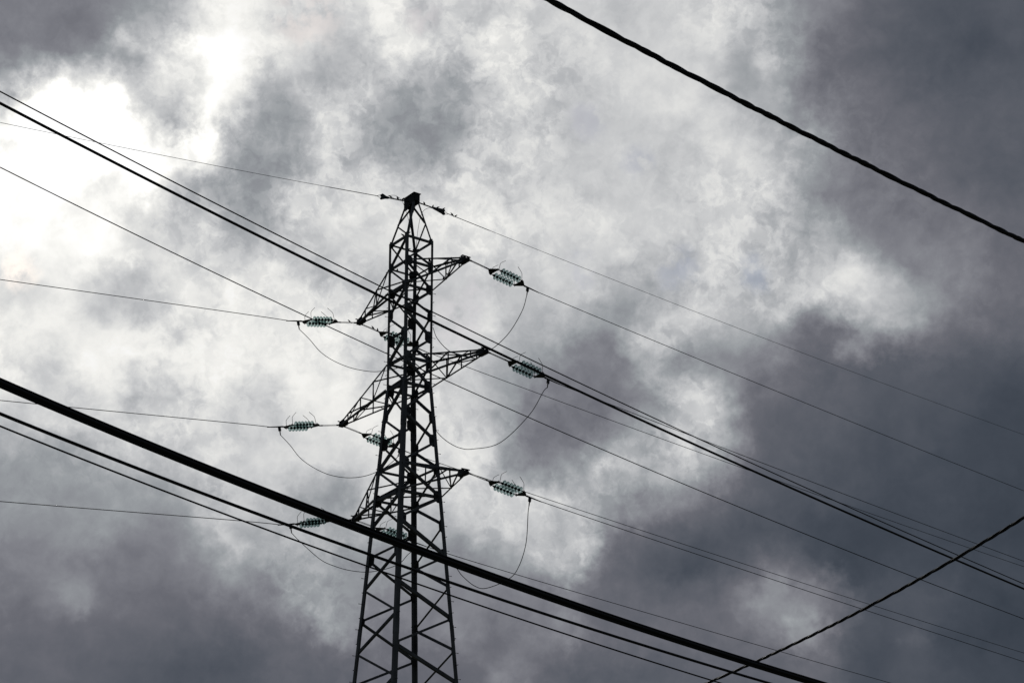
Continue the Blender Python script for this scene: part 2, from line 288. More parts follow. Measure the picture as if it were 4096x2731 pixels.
STEEL = material('weathered_galvanised_steel', (0.14, 0.145, 0.145), 0.62, 0.0, 0.4, 2.0, 0.0, 0.25)
PLATE = material('weathered_plate_steel', (0.06, 0.06, 0.058), 0.7, 0.0, 0.35, 5.0, 0.0, 0.2)
FITTING = material('line_fitting_steel', (0.05, 0.05, 0.05), 0.6, 0.0, 0.25, 20.0)
ALU = material('dull_aluminium_wire', (0.10, 0.105, 0.115), 0.6, 0.0, 0.2, 40.0)
RUBBER = material('black_cable_sheath', (0.02, 0.0195, 0.0195), 0.55, 0.0, 0.25, 30.0)
FEATHER = material('dark_brown_feathers', (0.05, 0.045, 0.04), 0.85, 0.0, 0.5, 60.0)
CONCRETE = material('footing_concrete', (0.32, 0.31, 0.29), 0.9, 0.0, 0.2, 8.0, 0.2)
GROUND = material('dry_grass_ground', (0.075, 0.08, 0.045), 0.95, 0.0, 0.4, 0.3, 0.2)
GLASS = bpy.data.materials.new('green_insulator_glass')      # tinted glass: longer light path, so darker green, where the shell is seen edge on
GLASS.use_nodes = True
_t = GLASS.node_tree
_t.nodes.clear()
_lw = _t.nodes.new('ShaderNodeLayerWeight')
_lw.inputs['Blend'].default_value = 0.42
_nz = _t.nodes.new('ShaderNodeTexNoise')
_nz.inputs['Scale'].default_value = 25
_cr = _t.nodes.new('ShaderNodeValToRGB')
_cr.color_ramp.elements[0].position = 0.05
_cr.color_ramp.elements[0].color = (0.87, 0.95, 0.94, 1)
_cr.color_ramp.elements[1].position = 0.85
_cr.color_ramp.elements[1].color = (0.03, 0.115, 0.105, 1)
_t.links.new(_lw.outputs['Facing'], _cr.inputs[0])
_tr = _t.nodes.new('ShaderNodeBsdfTransparent')
_t.links.new(_cr.outputs[0], _tr.inputs['Color'])
_gl = _t.nodes.new('ShaderNodeBsdfGlossy')
_gl.inputs['Color'].default_value = (0.75, 0.95, 0.92, 1)
_mr = _t.nodes.new('ShaderNodeMapRange')
_mr.inputs['To Min'].default_value = 0.03
_mr.inputs['To Max'].default_value = 0.16
_t.links.new(_nz.outputs['Fac'], _mr.inputs['Value'])
_t.links.new(_mr.outputs[0], _gl.inputs['Roughness'])
_mx = _t.nodes.new('ShaderNodeMixShader')
_mx.inputs[0].default_value = 0.06
_t.links.new(_tr.outputs[0], _mx.inputs[1])
_t.links.new(_gl.outputs[0], _mx.inputs[2])
_mo = _t.nodes.new('ShaderNodeOutputMaterial')
_t.links.new(_mx.outputs[0], _mo.inputs['Surface'])

# ------------------------------------------------------------------ mesh helpers
class MB:
    def __init__(self):
        self.v, self.f, self.s = [], [], []
    def add(self, vs, fs, smooth=False):
        o = len(self.v)
        self.v += [tuple(x) for x in vs]
        self.f += [tuple(i + o for i in q) for q in fs]
        self.s += [smooth] * len(fs)
    def prism(self, ring, vec, smooth=False):
        n = len(ring)
        ring = [Vector(r) for r in ring]
        vs = ring + [r + Vector(vec) for r in ring]
        fs = [(i, (i + 1) % n, n + (i + 1) % n, n + i) for i in range(n)]
        self.add(vs, fs + [tuple(range(n - 1, -1, -1)), tuple(range(n, 2 * n))], smooth)
    def angle(self, a, b, e1, e2, w, t):
        """L section from a to b, heel on the line, flanges along e1 and e2"""
        a, b = Vector(a), Vector(b)
        d = (b - a).normalized()
        e1 = Vector(e1); e1 = (e1 - d * e1.dot(d)).normalized()
        e2 = Vector(e2); e2 = (e2 - d * e2.dot(d)).normalized()
        pr = [(0, 0), (w, 0), (w, t), (t, t), (t, w), (0, w)]
        self.prism([a + e1 * x + e2 * y for x, y in pr], b - a)
    def box(self, c, ex, ey, ez):
        c, ex, ey, ez = Vector(c), Vector(ex), Vector(ey), Vector(ez)
        self.prism([c - ex - ey - ez, c + ex - ey - ez, c + ex + ey - ez, c - ex + ey - ez], ez * 2)
    def tube(self, pts, r, n=8, cap=True):
        pts = [Vector(p) for p in pts]
        m = len(pts)
        rs = r if isinstance(r, (list, tuple)) else [r] * m
        vs, fs = [], []
        d0 = (pts[1] - pts[0]).normalized()
        ref = Vector((0, 0, 1)) if abs(d0.z) < 0.9 else Vector((1, 0, 0))
        for i, p in enumerate(pts):
            d = (pts[min(i + 1, m - 1)] - pts[max(i - 1, 0)]).normalized()
            x = (ref - d * ref.dot(d)).normalized()
            y = d.cross(x)
            ref = x
            vs += [p + (x * math.cos(2 * math.pi * j / n) + y * math.sin(2 * math.pi * j / n)) * rs[i] for j in range(n)]
        for i in range(m - 1):
            for j in range(n):
                k = (j + 1) % n
                fs.append((i * n + j, i * n + k, (i + 1) * n + k, (i + 1) * n + j))
        self.add(vs, fs, True)
        if cap:
            self.add(vs[:n], [tuple(range(n - 1, -1, -1))])
            self.add(vs[-n:], [tuple(range(n))])
    def lathe(self, prof, n=20, closed=False):
        """profile (r, y) turned about the y axis"""
        m = len(prof)
        vs = []
        for r, y in prof:
            vs += [(r * math.cos(2 * math.pi * j / n), y, r * math.sin(2 * math.pi * j / n)) for j in range(n)]
        fs = []
        for i in range(m if closed else m - 1):
            i2 = (i + 1) % m
            for j in range(n):
                k = (j + 1) % n
                fs.append((i * n + j, i * n + k, i2 * n + k, i2 * n + j))
        self.add(vs, fs, True)
    def mesh(self, name, mat):
        me = bpy.data.meshes.new(name)
        me.from_pydata(self.v, [], self.f)
        me.polygons.foreach_set('use_smooth', self.s)
        me.materials.append(mat)
        bm = bmesh.new(); bm.from_mesh(me)
        bmesh.ops.recalc_face_normals(bm, faces=bm.faces)
        bm.to_mesh(me); bm.free()
        return me
    def build(self, name, mat, parent=None, label=None):
        o = bpy.data.objects.new(name, self.mesh(name, mat))
        C.objects.link(o)
        if parent:
            o.parent = parent
        if label:
            o['label'] = label
        return o

def tag(o, label, cat, group=None, kind=None):
    o['label'] = label
    o['category'] = cat
    if group:
        o['group'] = group
    if kind:
        o['kind'] = kind
    return o

def empty(name, mat4):
    o = bpy.data.objects.new(name, None)
    C.objects.link(o)
    o.matrix_world = mat4
    o.empty_display_size = 0.3
    return o

def catmull(pts, n=8):
    P = [Vector(p) for p in pts]
    P = [P[0] * 2 - P[1]] + P + [P[-1] * 2 - P[-2]]
    out = []
    for i in range(1, len(P) - 2):
        for j in range(n):
            t = j / n
            out.append(0.5 * (P[i] * 2 + (P[i + 1] - P[i - 1]) * t + (P[i - 1] * 2 - P[i] * 5 + P[i + 1] * 4 - P[i + 2]) * t * t
                              + (P[i] * 3 - P[i - 1] - P[i + 1] * 3 + P[i + 2]) * t ** 3))
    out.append(P[-2])
    return out

# ------------------------------------------------------------------ ground
g = MB()
S = 6000
n = 40
g.add([(-S + 2 * S * i / n, -S + 2 * S * j / n, 0) for j in range(n + 1) for i in range(n + 1)],
      [(j * (n + 1) + i, j * (n + 1) + i + 1, (j + 1) * (n + 1) + i + 1, (j + 1) * (n + 1) + i) for j in range(n) for i in range(n)])
ground = g.build('ground', GROUND)
ground['kind'] = 'structure'

# ------------------------------------------------------------------ lattice tower (local x = crossarm axis, y = line axis)
YAW = -0.92166366
TM = Matrix.Translation((-3.870598, 56.91416, 0)) @ Matrix.Rotation(YAW, 4, 'Z')
HT = {'T0': 28.721, 'T1': 27.686, 'T2': 26.669, 'M1': 23.748, 'M2': 22.714, 'B1': 19.552, 'B2': 18.439, 'C1': 17.407, 'C2': 16.251,
      'C3': 15.128, 'C4': 13.985, 'C5': 12.855, 'C6': 11.72, 'C7': 10.35, 'C8': 8.85, 'C9': 7.2, 'C10': 5.3, 'C11': 3.2, 'C12': 0.9}
HT['A1'] = HT['T2'] - 0.345 * (HT['T2'] - HT['M1']); HT['A2'] = HT['T2'] - 0.67 * (HT['T2'] - HT['M1'])
HT['D1'] = HT['M2'] - 0.36 * (HT['M2'] - HT['B1']); HT['D2'] = HT['M2'] - 0.67 * (HT['M2'] - HT['B1'])
W0, WM, W5 = 0.6197, 0.6267, 1.2652
def half(h):
    if h >= HT['M2']:
        return WM + (W0 - WM) * (h - HT['M2']) / (HT['T0'] - HT['M2'])
    return WM + (W5 - WM) * (h - HT['M2']) / (HT['C5'] - HT['M2'])
SG = {'N': (1, -1), 'R': (1, 1), 'F': (-1, 1), 'L': (-1, -1)}       # near, right, far, left leg
def node(leg, h):
    h = HT.get(h, h)
    w = half(h)
    return Vector((SG[leg][0] * w, SG[leg][1] * w, h))

tower = empty('lattice_tower', TM)
tag(tower, 'tall steel lattice pylon with six pointed crossarms against the clouds', 'pylon')
for leg, (sx, sy) in SG.items():
    m = MB()
    m.angle(node(leg, 0.0), node(leg, 'M2'), (-sx, 0, 0), (0, -sy, 0), 0.155, 0.014)
    m.angle(node(leg, 'M2') + Vector((0, 0, -0.25)) + Vector((-sx, -sy, 0)) * 0.016, node(leg, 'T0') + Vector((0, 0, 0.05)), (-sx, 0, 0), (0, -sy, 0), 0.1, 0.012)
    # splice plates on the outside of the leg
    for hs in (21.0, 13.2):
        a = node(leg, hs); b = node(leg, hs + 0.55)
        m.angle(a + Vector((sx, sy, 0)) * 0.009, b + Vector((sx, sy, 0)) * 0.009, (-sx, 0, 0), (0, -sy, 0), 0.165, 0.008)
    m.build('leg', STEEL, tower)
    f = MB()
    p = node(leg, 0)
    f.prism([p + Vector((x, y, -0.5)) for x, y in ((-.45, -.45), (.45, -.45), (.45, .45), (-.45, .45))], (0, 0, 0.55))
    f.prism([p + Vector((x, y, 0.05)) for x, y in ((-.28, -.28), (.28, -.28), (.28, .28), (-.28, .28))], (0, 0, 0.3))
    f.build('footing', CONCRETE, tower)

FACES = {'LN': ('L', 'N'), 'NR': ('N', 'R'), 'RF': ('R', 'F'), 'FL': ('F', 'L')}
NORM = {'LN': Vector((0, -1, 0)), 'NR': Vector((1, 0, 0)), 'RF': Vector((0, 1, 0)), 'FL': Vector((-1, 0, 0))}
def brace(name, p, q, nrm, w, off=0.022, trim=0.05, t=0.007):
    p, q = Vector(p), Vector(q)
    d = (q - p).normalized()
    e1 = d.cross(nrm).normalized()
    if e1.z < 0:
        e1 = -e1
    m = MB()
    o = -nrm * off - e1 * (w / 2)
    m.angle(p + d * trim + o, q - d * trim + o, e1, -nrm, w, t)
    return m.build(name, STEEL, tower)
def gusset(leg, face, h, big=1.0, sx_=0.30, sz=0.42):
    p = node(leg, h)
    other = [l for l in FACES[face] if l != leg][0]
    e = (node(other, h) - p).normalized()
    upv = (node(leg, HT.get(h, h) + 0.3) - p).normalized()
    a, b = sx_ * big, sz * big / 2
    ring = [p - upv * b + e * 0.02, p - upv * (b * 0.97) + e * (0.62 * a), p - upv * (b * 0.55) + e * a,
            p + upv * (b * 0.55) + e * a, p + upv * (b * 0.97) + e * (0.62 * a), p + upv * b + e * 0.02]
    m = MB()
    nrm = NORM[face]
    m.prism([r - nrm * 0.036 for r in ring], nrm * 0.010)
    m.build('gusset_plate', PLATE, tower)
# zigzag bracing: which leg of the face each run starts from
HZ = ['T0', 'T1', 'T2', 'M1', 'M2', 'B1', 'B2']
RUN = ['T0', 'T1', 'T2', 'A1', 'A2', 'M1', 'M2', 'D1', 'D2', 'B1', 'B2'] + ['C%d' % i for i in range(1, 13)]
START = {'LN': 'N', 'NR': 'R', 'RF': 'F', 'FL': 'L'}
def wid(h):
    return 0.075 if h > 26 else 0.095 if h > 18 else 0.085
for face, (la, lb) in FACES.items():
    st = START[face]
    other = lb if st == la else la
    seq = []
    # runs between the crossarm levels restart; inside a run the bars alternate between the two legs
    def zig(levels, first):
        cur = first
        for a, b in zip(levels[:-1], levels[1:]):
            nxt = lb if cur == la else la
            seq.append((cur, a, nxt, b))
            cur = nxt
    zig(['T0', 'T1'], st)
    zig(['T1', 'T2'], other)
    zig(['T2', 'A1', 'A2', 'M1'], st)
    zig(['M1', 'M2'], other)
    zig(['M2', 'D1', 'D2', 'B1'], st)
    zig(['B1', 'B2'], other)
    zig(['B2'] + ['C%d' % i for i in range(1, 13)], st)
    for (l0, h0, l1, h1) in seq:
        thick = face in ('NR', 'FL') and HT[h0] < 18.6 and l0 == 'N' or face == 'FL' and HT[h0] < 18.6 and l0 == 'L'
        brace('diagonal_brace', node(l0, h0), node(l1, h1), NORM[face], 0.115 if thick else wid(HT[h0]), trim=0.09)
    for h in HZ:
        brace('horizontal_brace', node(la, h), node(lb, h), NORM[face], wid(HT[h]) + 0.006, off=0.046)
    gs = {}
    for (l0, h0, l1, h1) in seq:
        gs[(l0, h0)] = gs.get((l0, h0), 0) + 1
        gs[(l1, h1)] = gs.get((l1, h1), 0) + 1
    for (l, h) in gs:
        if h in HZ[1:]:
            gusset(l, face, h, 1.0 if h[0] != 'T' else 0.88, 0.35, 0.48)
        elif h in ('A1', 'A2', 'D1', 'D2'):
            gusset(l, face, h, 1.0, 0.34, 0.50)
        elif h in ('C1', 'C2'):
            gusset(l, face, h, 1.0, 0.31, 0.50)
        elif h in ('C3', 'C4', 'C5', 'C6'):
            gusset(l, face, h, 1.0, 0.21, 0.34)
        elif h == 'T0':
            gusset(l, face, h, 0.75, 0.24, 0.36)
# plan bracing inside the body at the lower crossarm levels
for h in ('T2', 'M2', 'B2'):
    m = MB()
    a, b = node('L', h) + Vector((0.1, 0.1, 0.05)), node('R', h) + Vector((-0.1, -0.1, 0.05))
    m.angle(a, b, (0, 0, 1), (1, -1, 0), 0.06, 0.007)
    m.build('plan_brace', STEEL, tower)

# earth wire peak
PA, PB, PH = 0.30, 0.10, 30.40
PK = {l: Vector((SG[l][0] * PA, SG[l][1] * PB, PH)) for l in SG}
for l, (sx, sy) in SG.items():
    m = MB()
    m.angle(node(l, 'T0') + Vector((0, 0, -0.12)), PK[l] + Vector((0, 0, 0.12)), (-sx, 0, 0), (0, -sy, 0), 0.075, 0.009)
    m.build('peak_leg', STEEL, tower)
def pk(l, t):
    return node(l, 'T0').lerp(PK[l], t)
for face, p, q in (('LN', pk('L', .48), node('N', 'T0')), ('FL', pk('L', .5), pk('F', .97)), ('NR', pk('R', .5), pk('N', .88)), ('RF', pk('R', .45), node('F', 'T0'))):
    brace('peak_brace', p, q, NORM[face], 0.06, off=0.03, trim=0.0)
m = MB()
m.box((0, 0.125, PH + .16), (0.36, 0, 0), (0, 0.008, 0), (0, 0, 0.20))
m.box((0, -0.125, PH + .16), (0.36, 0, 0), (0, 0.008, 0), (0, 0, 0.20))
m.box((0, 0, PH + 0.36), (0.40, 0, 0), (0, 0.17, 0), (0, 0, 0.012))
m.box((0.372, 0, PH + .19), (0.008, 0, 0), (0, 0.117, 0), (0, 0, 0.15))
m.box((-0.372, 0, PH + .16), (0.008, 0, 0), (0, 0.117, 0), (0, 0, 0.19))
m.prism([(-0.33, 0.137, PH - .04), (0.05, 0.137, PH - .04), (-0.10, 0.137, PH - .26), (-.36, 0.137, PH - .22)], (0, 0.01, 0))
m.prism([(-0.34, -0.147, PH - .04), (0.05, -0.147, PH - .04), (-0.10, -0.147, PH - .22), (-.36, -0.147, PH - .22)], (0, 0.01, 0))
m.build('peak_plate', PLATE, tower)

# crossarms
ARM = {'T': ('T1', 'T2', 3.741, 26.642, 2), 'M': ('M1', 'M2', 4.876, 22.643, 3), 'B': ('B1', 'B2', 3.688, 18.503, 2)}
def crossarm(lev, side):
    h1, h2, reach, ht, bays = ARM[lev]
    l0, l1 = ('N', 'R') if side > 0 else ('L', 'F')
    tip = Vector((side * reach, 0, ht))
    ex = Vector((side, 0, 0))
    ch = MB()
    roots = {}
    for l in (l0, l1):
        s = SG[l][1]
        tl, bl = tip + Vector((-side * 0.10, s * 0.066, 0.12)), tip + Vector((-side * 0.10, s * 0.066, -0.03))
        a = node(l, h1) + ex * 0.02
        b = node(l, h2) + ex * 0.02
        ch.angle(a, tl, (0, -s, 0), (0, 0, -1), 0.062, 0.008)
        ch.angle(b, bl, (0, -s, 0), (0, 0, 1), 0.062, 0.009)
        roots[l] = (a, tl, b, bl)
    arm = ch.build('crossarm', STEEL, tower)
    def lace(p, q, nrm, w=0.042):
        p, q = Vector(p), Vector(q)
        d = (q - p).normalized()
        e1 = d.cross(nrm).normalized()
        mm = MB()
        mm.angle(p - e1 * w / 2, q - e1 * w / 2, e1, nrm, w, 0.005)
        mm.build('lacing_bar', STEEL, arm)
    fr = [i / (bays + 0.55) for i in range(bays + 1)]
    for l in (l0, l1):
        a, tl, b, bl = roots[l]
        nin = Vector((0, -SG[l][1], 0))
        for i in range(bays):
            t0, t1 = fr[i], fr[i + 1]
            if i % 2 == 0:
                lace(a.lerp(tl, t0), b.lerp(bl, t1), nin)
            else:
                lace(b.lerp(bl, t0), a.lerp(tl, t1), nin)
            lace(b.lerp(bl, t1), a.lerp(tl, t1), nin, 0.036)
    A0, TL0, B0, BL0 = roots[l0]
    A1, TL1, B1, BL1 = roots[l1]
    for i in range(bays):
        t0, t1 = fr[i], fr[i + 1]
        if i % 2 == 0:
            lace(B0.lerp(BL0, t0), B1.lerp(BL1, t1), (0, 0, 1))
            lace(A1.lerp(TL1, t0), A0.lerp(TL0, t1), (0, 0, -1))
        else:
            lace(B1.lerp(BL1, t0), B0.lerp(BL0, t1), (0, 0, 1))
            lace(A0.lerp(TL0, t0), A1.lerp(TL1, t1), (0, 0, -1))
    tb = MB()
    for s in (-1, 1):
        tb.prism([tip + Vector((-side * .44, s * .078, -.035)), tip + Vector((side * .0, s * .078, -.05)), tip + Vector((side * .055, s * .078, .03)),
                  tip + Vector((-side * .03, s * .078, .13)), tip + Vector((-side * .36, s * .078, .20))], (0, s * .011, 0))
    tb.box(tip + Vector((-side * .17, 0, -.052)), (.22, 0, 0), (0, .10, 0), (0, 0, .006))
    tb.tube([tip + Vector((-side * .04, -.17, .135)), tip + Vector((-side * .04, .17, .135))], .024, 10)
    tb.tube([tip + Vector((0, -.14, 0)), tip + Vector((0, .14, 0))], .028, 10)
    tb.build('tip_bracket', PLATE, arm)
for lev in 'TMB':
    for side in (1, -1):
        crossarm(lev, side)

# climbing step bolts
def bolt(leg, h, flange):
    sx, sy = SG[leg]
    p = node(leg, h)
    d = Vector((sx, 0, 0)) if flange == 0 else Vector((0, sy, 0))
    inn = Vector((0, -sy, 0)) if flange == 0 else Vector((-sx, 0, 0))
    p = p + inn * 0.06
    m = MB()
    m.tube([p - d * 0.02, p + d * 0.13], 0.009, 6)
    m.tube([p + d * 0.13, p + d * 0.15], 0.017, 6)
    m.build('step_bolt', FITTING, tower)
for leg in ('L', 'R'):
    for i in range(36):
        bolt(leg, 11.4 + i * 0.46, i % 2)
for leg, ph in (('N', 0.2), ('F', 0.4)):
    for i in range(14):
        bolt(leg, 11.4 + ph + i * 1.16, i % 2)

# ------------------------------------------------------------------ tension insulator sets
def disc_mesh():
    m = MB()
    m.lathe([(0.034, -0.006), (0.062, 0.0), (0.098, 0.014), (0.122, 0.034), (0.1275, 0.050), (0.122, 0.054), (0.112, 0.040), (0.104, 0.040), (0.099, 0.056), (0.092, 0.056),
             (0.086, 0.034), (0.074, 0.032), (0.069, 0.050), (0.061, 0.050), (0.055, 0.026), (0.034, 0.020)], 28, True)
    return m.mesh('glass_disc', GLASS)
DISC = disc_mesh()
PITCH_D = 0.146
def set_parts(root):
    def y_pos(i):
        return 1.33 + i * PITCH_D
    rod = MB()
    for z in (-0.018, 0.018):
        rod.box((0, 0.45, z), (0.014, 0, 0), (0, 0.38, 0), (0, 0, 0.006))
    rod.tube([(0, 0.02, 0), (0, 0.1, 0)], 0.032, 8)
    rod.tube([(0, 0.76, 0), (0, 0.92, 0)], 0.026, 8)
    rod.build('link_rod', FITTING, root)
    for ya, yb in ((0.90, 1.14), (2.52, 2.28)):
        yk = MB()
        s = 1 if yb > ya else -1
        yk.prism([(-0.05, ya, -0.008), (0.05, ya, -0.008), (0.275, yb - s * 0.03, -0.008), (0.275, yb + s * 0.03, -0.008), (-0.275, yb + s * 0.03, -0.008), (-0.275, yb - s * 0.03, -0.008)], (0, 0, 0.016))
        for x in (-0.235, 0.235):
            yk.tube([(x, yb - s * 0.03, 0), (x, yb + s * 0.09, 0)], 0.020, 8)
            yk.tube([(x, yb, -0.05), (x, yb, 0.05)], 0.016, 6)
        yk.build('yoke_plate', FITTING, root)
    for x in (-0.235, 0.235):
        st = MB()
        st.tube([(x, 1.20, 0), (x, 2.22, 0)], 0.013, 8)
        for i in range(6):
            y = y_pos(i)
            st.tube([(x, y - 0.075, 0), (x, y - 0.062, 0), (x, y - 0.012, 0), (x, y + 0.004, 0)], [0.026, 0.04, 0.047, 0.036], 12)
            st.tube([(x, y + 0.018, 0), (x, y + 0.03, 0)], 0.03, 10)
        so = st.build('insulator_string', FITTING, root)
        for i in range(6):
            d = bpy.data.objects.new('glass_disc', DISC)
            C.objects.link(d)
            d.parent = so
            d.location = (x, y_pos(i), 0)
            d.scale = (1.08, 1.0, 1.08)
        for yh, s in ((1.19, 1), (2.25, -1)):
            hn = MB()
            hn.tube(catmull([(x, yh, 0.0), (x, yh + s * 0.01, 0.16), (x, yh + s * 0.03, 0.30), (x, yh + s * 0.10, 0.38), (x, yh + s * 0.24, 0.50)], 4), 0.0085, 6)
            hn.build('arcing_horn', FITTING, root)
    cl = MB()
    cl.tube([(0, 2.50, 0), (0, 2.58, 0), (0, 2.66, 0), (0, 2.90, 0), (0, 3.25, 0.0)], [0.022, 0.034, 0.03, 0.024, 0.017], 10)
    cl.box((0, 2.72, -0.085), (0.018, 0, 0), (0, 0.055, 0), (0, 0, 0.085))
    cl.tube([(0, 2.72, -0.16), (0, 2.72, -0.34)], [0.026, 0.018], 8)
    cl.build('dead_end_clamp', FITTING, root)

SETS = {  # tip x, tip z, direction (+1 along the line to the right, -1 to the left), drop per metre
    'RT': (3.741, 26.642, 1, -0.150), 'RM': (4.876, 22.643, 1, -0.160), 'RB': (3.688, 18.503, 1, -0.155),
    'lT': (-3.741, 26.642, 1, -0.150), 'lM': (-4.876, 22.643, 1, -0.165), 'lB': (-3.688, 18.503, 1, -0.165),
    'LT': (-3.741, 26.642, -1, -0.215), 'LM': (-4.876, 22.643, -1, -0.225), 'LB': (-3.688, 18.503, -1, -0.225)}
SLEN = {1: 1.0, -1: 0.925}
SETLAB = {
    'RT': 'green glass insulator set hanging off the top right crossarm tip', 'RM': 'green glass insulator set on the middle right crossarm, crossed by the black cable pair',
    'RB': 'green glass insulator set off the lowest right crossarm tip', 'lT': 'green glass insulator set seen through the legs below the top left crossarm',
    'lM': 'green glass insulator set half hidden by the left leg below the middle left crossarm', 'lB': 'green glass insulator set behind the thickest cable, between the tower legs',
    'LT': 'green glass insulator set pulling left from the top left crossarm tip', 'LM': 'green glass insulator set pulling left from the middle left crossarm tip',
    'LB': 'green glass insulator set left of the lowest left crossarm, above the black cables'}
def set_matrix(k):
    x, z, s, sl_ = SETS[k]
    yv = Vector((0, s, sl_)).normalized()
    xv = Vector((1, 0, 0)) * s
    zv = xv.cross(yv)
    M = Matrix(((xv.x, yv.x, zv.x, x), (xv.y, yv.y, zv.y, s * 0.10), (xv.z, yv.z, zv.z, z), (0, 0, 0, 1)))
    return TM @ M @ Matrix.Diagonal((1, SLEN[s], 1, 1)) if False else TM @ M
proto = None
def kids(o):
    return [c for c in bpy.data.objects if c.parent == o]
for k in SETS:
    r = empty('insulator_set', set_matrix(k))
    if proto is None:
        proto = r
        set_parts(r)
    else:
        for c in kids(proto):
            c2 = c.copy(); C.objects.link(c2); c2.parent = r
            for d in kids(c):
                d2 = d.copy(); C.objects.link(d2); d2.parent = c2
    tag(r, SETLAB[k], 'insulator', 'glass insulator sets on the crossarms')

def set_point(k, y, dz=0.0):
    M = TM.inverted() @ set_matrix(k)
    return M @ Vector((0, y, dz))

# ------------------------------------------------------------------ line conductors
HV = {
    'LT': [-3.741, 3e-06, 0.10907, 26.348861],
    'LM': [-4.876, 0.000216, 0.112594, 22.341425],
    'LB': [-3.688, 0.000334, 0.09328, 18.15678],
    'RT': [3.741, 0.000328, -0.10808, 26.514112],
    'RM': [4.876, 0.000304, -0.111813, 22.482743],
    'RB': [3.688, 0.000222, -0.110672, 18.368882],
    'lT': [-3.741, 0.000336, -0.104795, 26.513376],
    'lM': [-4.876, 0.000241, -0.107289, 22.458844],
    'lB': [-3.688, 0.000185, -0.103048, 18.260065],
    'EL': [0.0, 0.000918, 0.131747, 30.52498],
    'ER': [0.0, 0.00048, -0.078057, 30.649559]}
ENDY = {1: 140.0, -1: -70.0}
HVLAB = {
    'LT': 'thin grey conductor running left from the top left crossarm', 'LM': 'thin grey conductor running left from the middle left crossarm',
    'LB': 'thin grey conductor running left from the lowest left crossarm',
    'RT': 'thin grey conductor running right from the top right crossarm, second line from the top', 'RM': 'thin grey conductor running right from the middle right crossarm beside the black cable pair',
    'RB': 'thin grey conductor running right from the lowest right crossarm, lower of the close pair',
    'lT': 'thin grey conductor from the top left crossarm passing behind the middle right crossarm', 'lM': 'thin grey conductor passing behind the lowest right crossarm, upper of the close pair',
    'lB': 'lowest thin grey conductor, coming out above the thickest black cable right of the tower'}
def link_local(m, name, mat, origin):
    """mesh given in tower coordinates, object origin moved to its start"""
    o0 = Vector(origin)
    m.v = [tuple(Vector(q) - o0) for q in m.v]
    ob = m.build(name, mat)
    ob.matrix_world = TM @ Matrix.Translation(o0)
    return ob
for k, (x, c2, c1, c0) in HV.items():
    if k in ('EL', 'ER'):
        continue
    s = SETS[k][2]
    p0 = set_point(k, 3.1)
    y0 = p0.y
    pts = []
    for i in range(61):
        t = (i / 60.0) ** 1.6
        y = y0 + (ENDY[s] - y0) * t
        z = c2 * y * y + c1 * y + c0
        z += (p0.z - (c2 * y0 * y0 + c1 * y0 + c0)) * math.exp(-abs(y - y0) / 1.2)
        pts.append((x, y, z))
    m = MB()
    m.tube(pts, 0.0142, 6)
    tag(link_local(m, 'conductor_wire', ALU, pts[0]), HVLAB[k], 'wire', 'high voltage conductors')
def earth(k, ya, yb):
    x, c2, c1, c0 = HV[k]
    return [(0, ya + (yb - ya) * (i / 50.0) ** 1.5, c2 * (ya + (yb - ya) * (i / 50.0) ** 1.5) ** 2 + c1 * (ya + (yb - ya) * (i / 50.0) ** 1.5) + c0) for i in range(51)]
for k, ya, yb, lab in (('EL', -1.61, -70, 'thin earth wire running left from the very top of the tower'), ('ER', 1.74, 140, 'thin earth wire running right from the very top of the tower, uppermost thin line')):
    pts = earth(k, ya, yb)
    m = MB()
    m.tube(pts, 0.0092, 6)
    near = [q for q in pts if abs(q[1] - ya) < 2.2]
    m.tube(near, 0.015, 6)
    tag(link_local(m, 'earth_wire', ALU, pts[0]), lab, 'wire', 'earth wires')
# earth wire clamps: link rod, teardrop plates and the three splayed wire tails
for s, rod0, c0_, c1_, j, lab in ((-1, (0, -.13, 30.50), (0, -1.17, 30.375), (0, -1.40, 30.345), (0, -1.61, 30.315), 'dark earth wire clamp and rod left of the tower peak'),
                                 (1, (0, .13, 30.60), (0, 1.12, 30.565), (0, 1.52, 30.53), (0, 1.74, 30.502), 'dark earth wire clamp and rod right of the tower peak')):
    root = empty('earth_wire_clamp', TM @ Matrix.Translation(rod0))
    tag(root, lab, 'wire clamp', 'earth wire clamps at the peak')
    o = Vector(rod0)
    P = lambda q: Vector(q) - o
    rod = MB()
    rod.tube([P(rod0), P(c0_)], 0.026, 8)
    rod.build('link_rod', FITTING, root)
    b = MB()
    d = (P(c1_) - P(c0_)).normalized()
    upv = Vector((0, 0, 1))
    c0v, c1v = P(c0_), P(c1_)
    ring = [c0v - d * .10 + upv * .03, c0v + d * .04 + upv * .045, c1v - d * .06 + upv * .11, c1v + upv * .12, c1v + d * .05 + upv * .08, c1v + d * .01, c1v + d * .06 - upv * .09,
            c1v - upv * .12, c1v - d * .08 - upv * .09, c0v + d * .04 - upv * .05, c0v - d * .10 - upv * .03]
    b.prism([q + Vector((-.04, 0, 0)) for q in ring], (.08, 0, 0))
    b.build('clamp_body', FITTING, root)
    tl = MB()
    jv = P(j)
    for z in (.085, .0, -.085):
        tl.tube(catmull([c1v + upv * z, c1v.lerp(jv, .6) + upv * z * .55, jv], 4), 0.0075, 6)
    tl.build('wire_tail', FITTING, root)

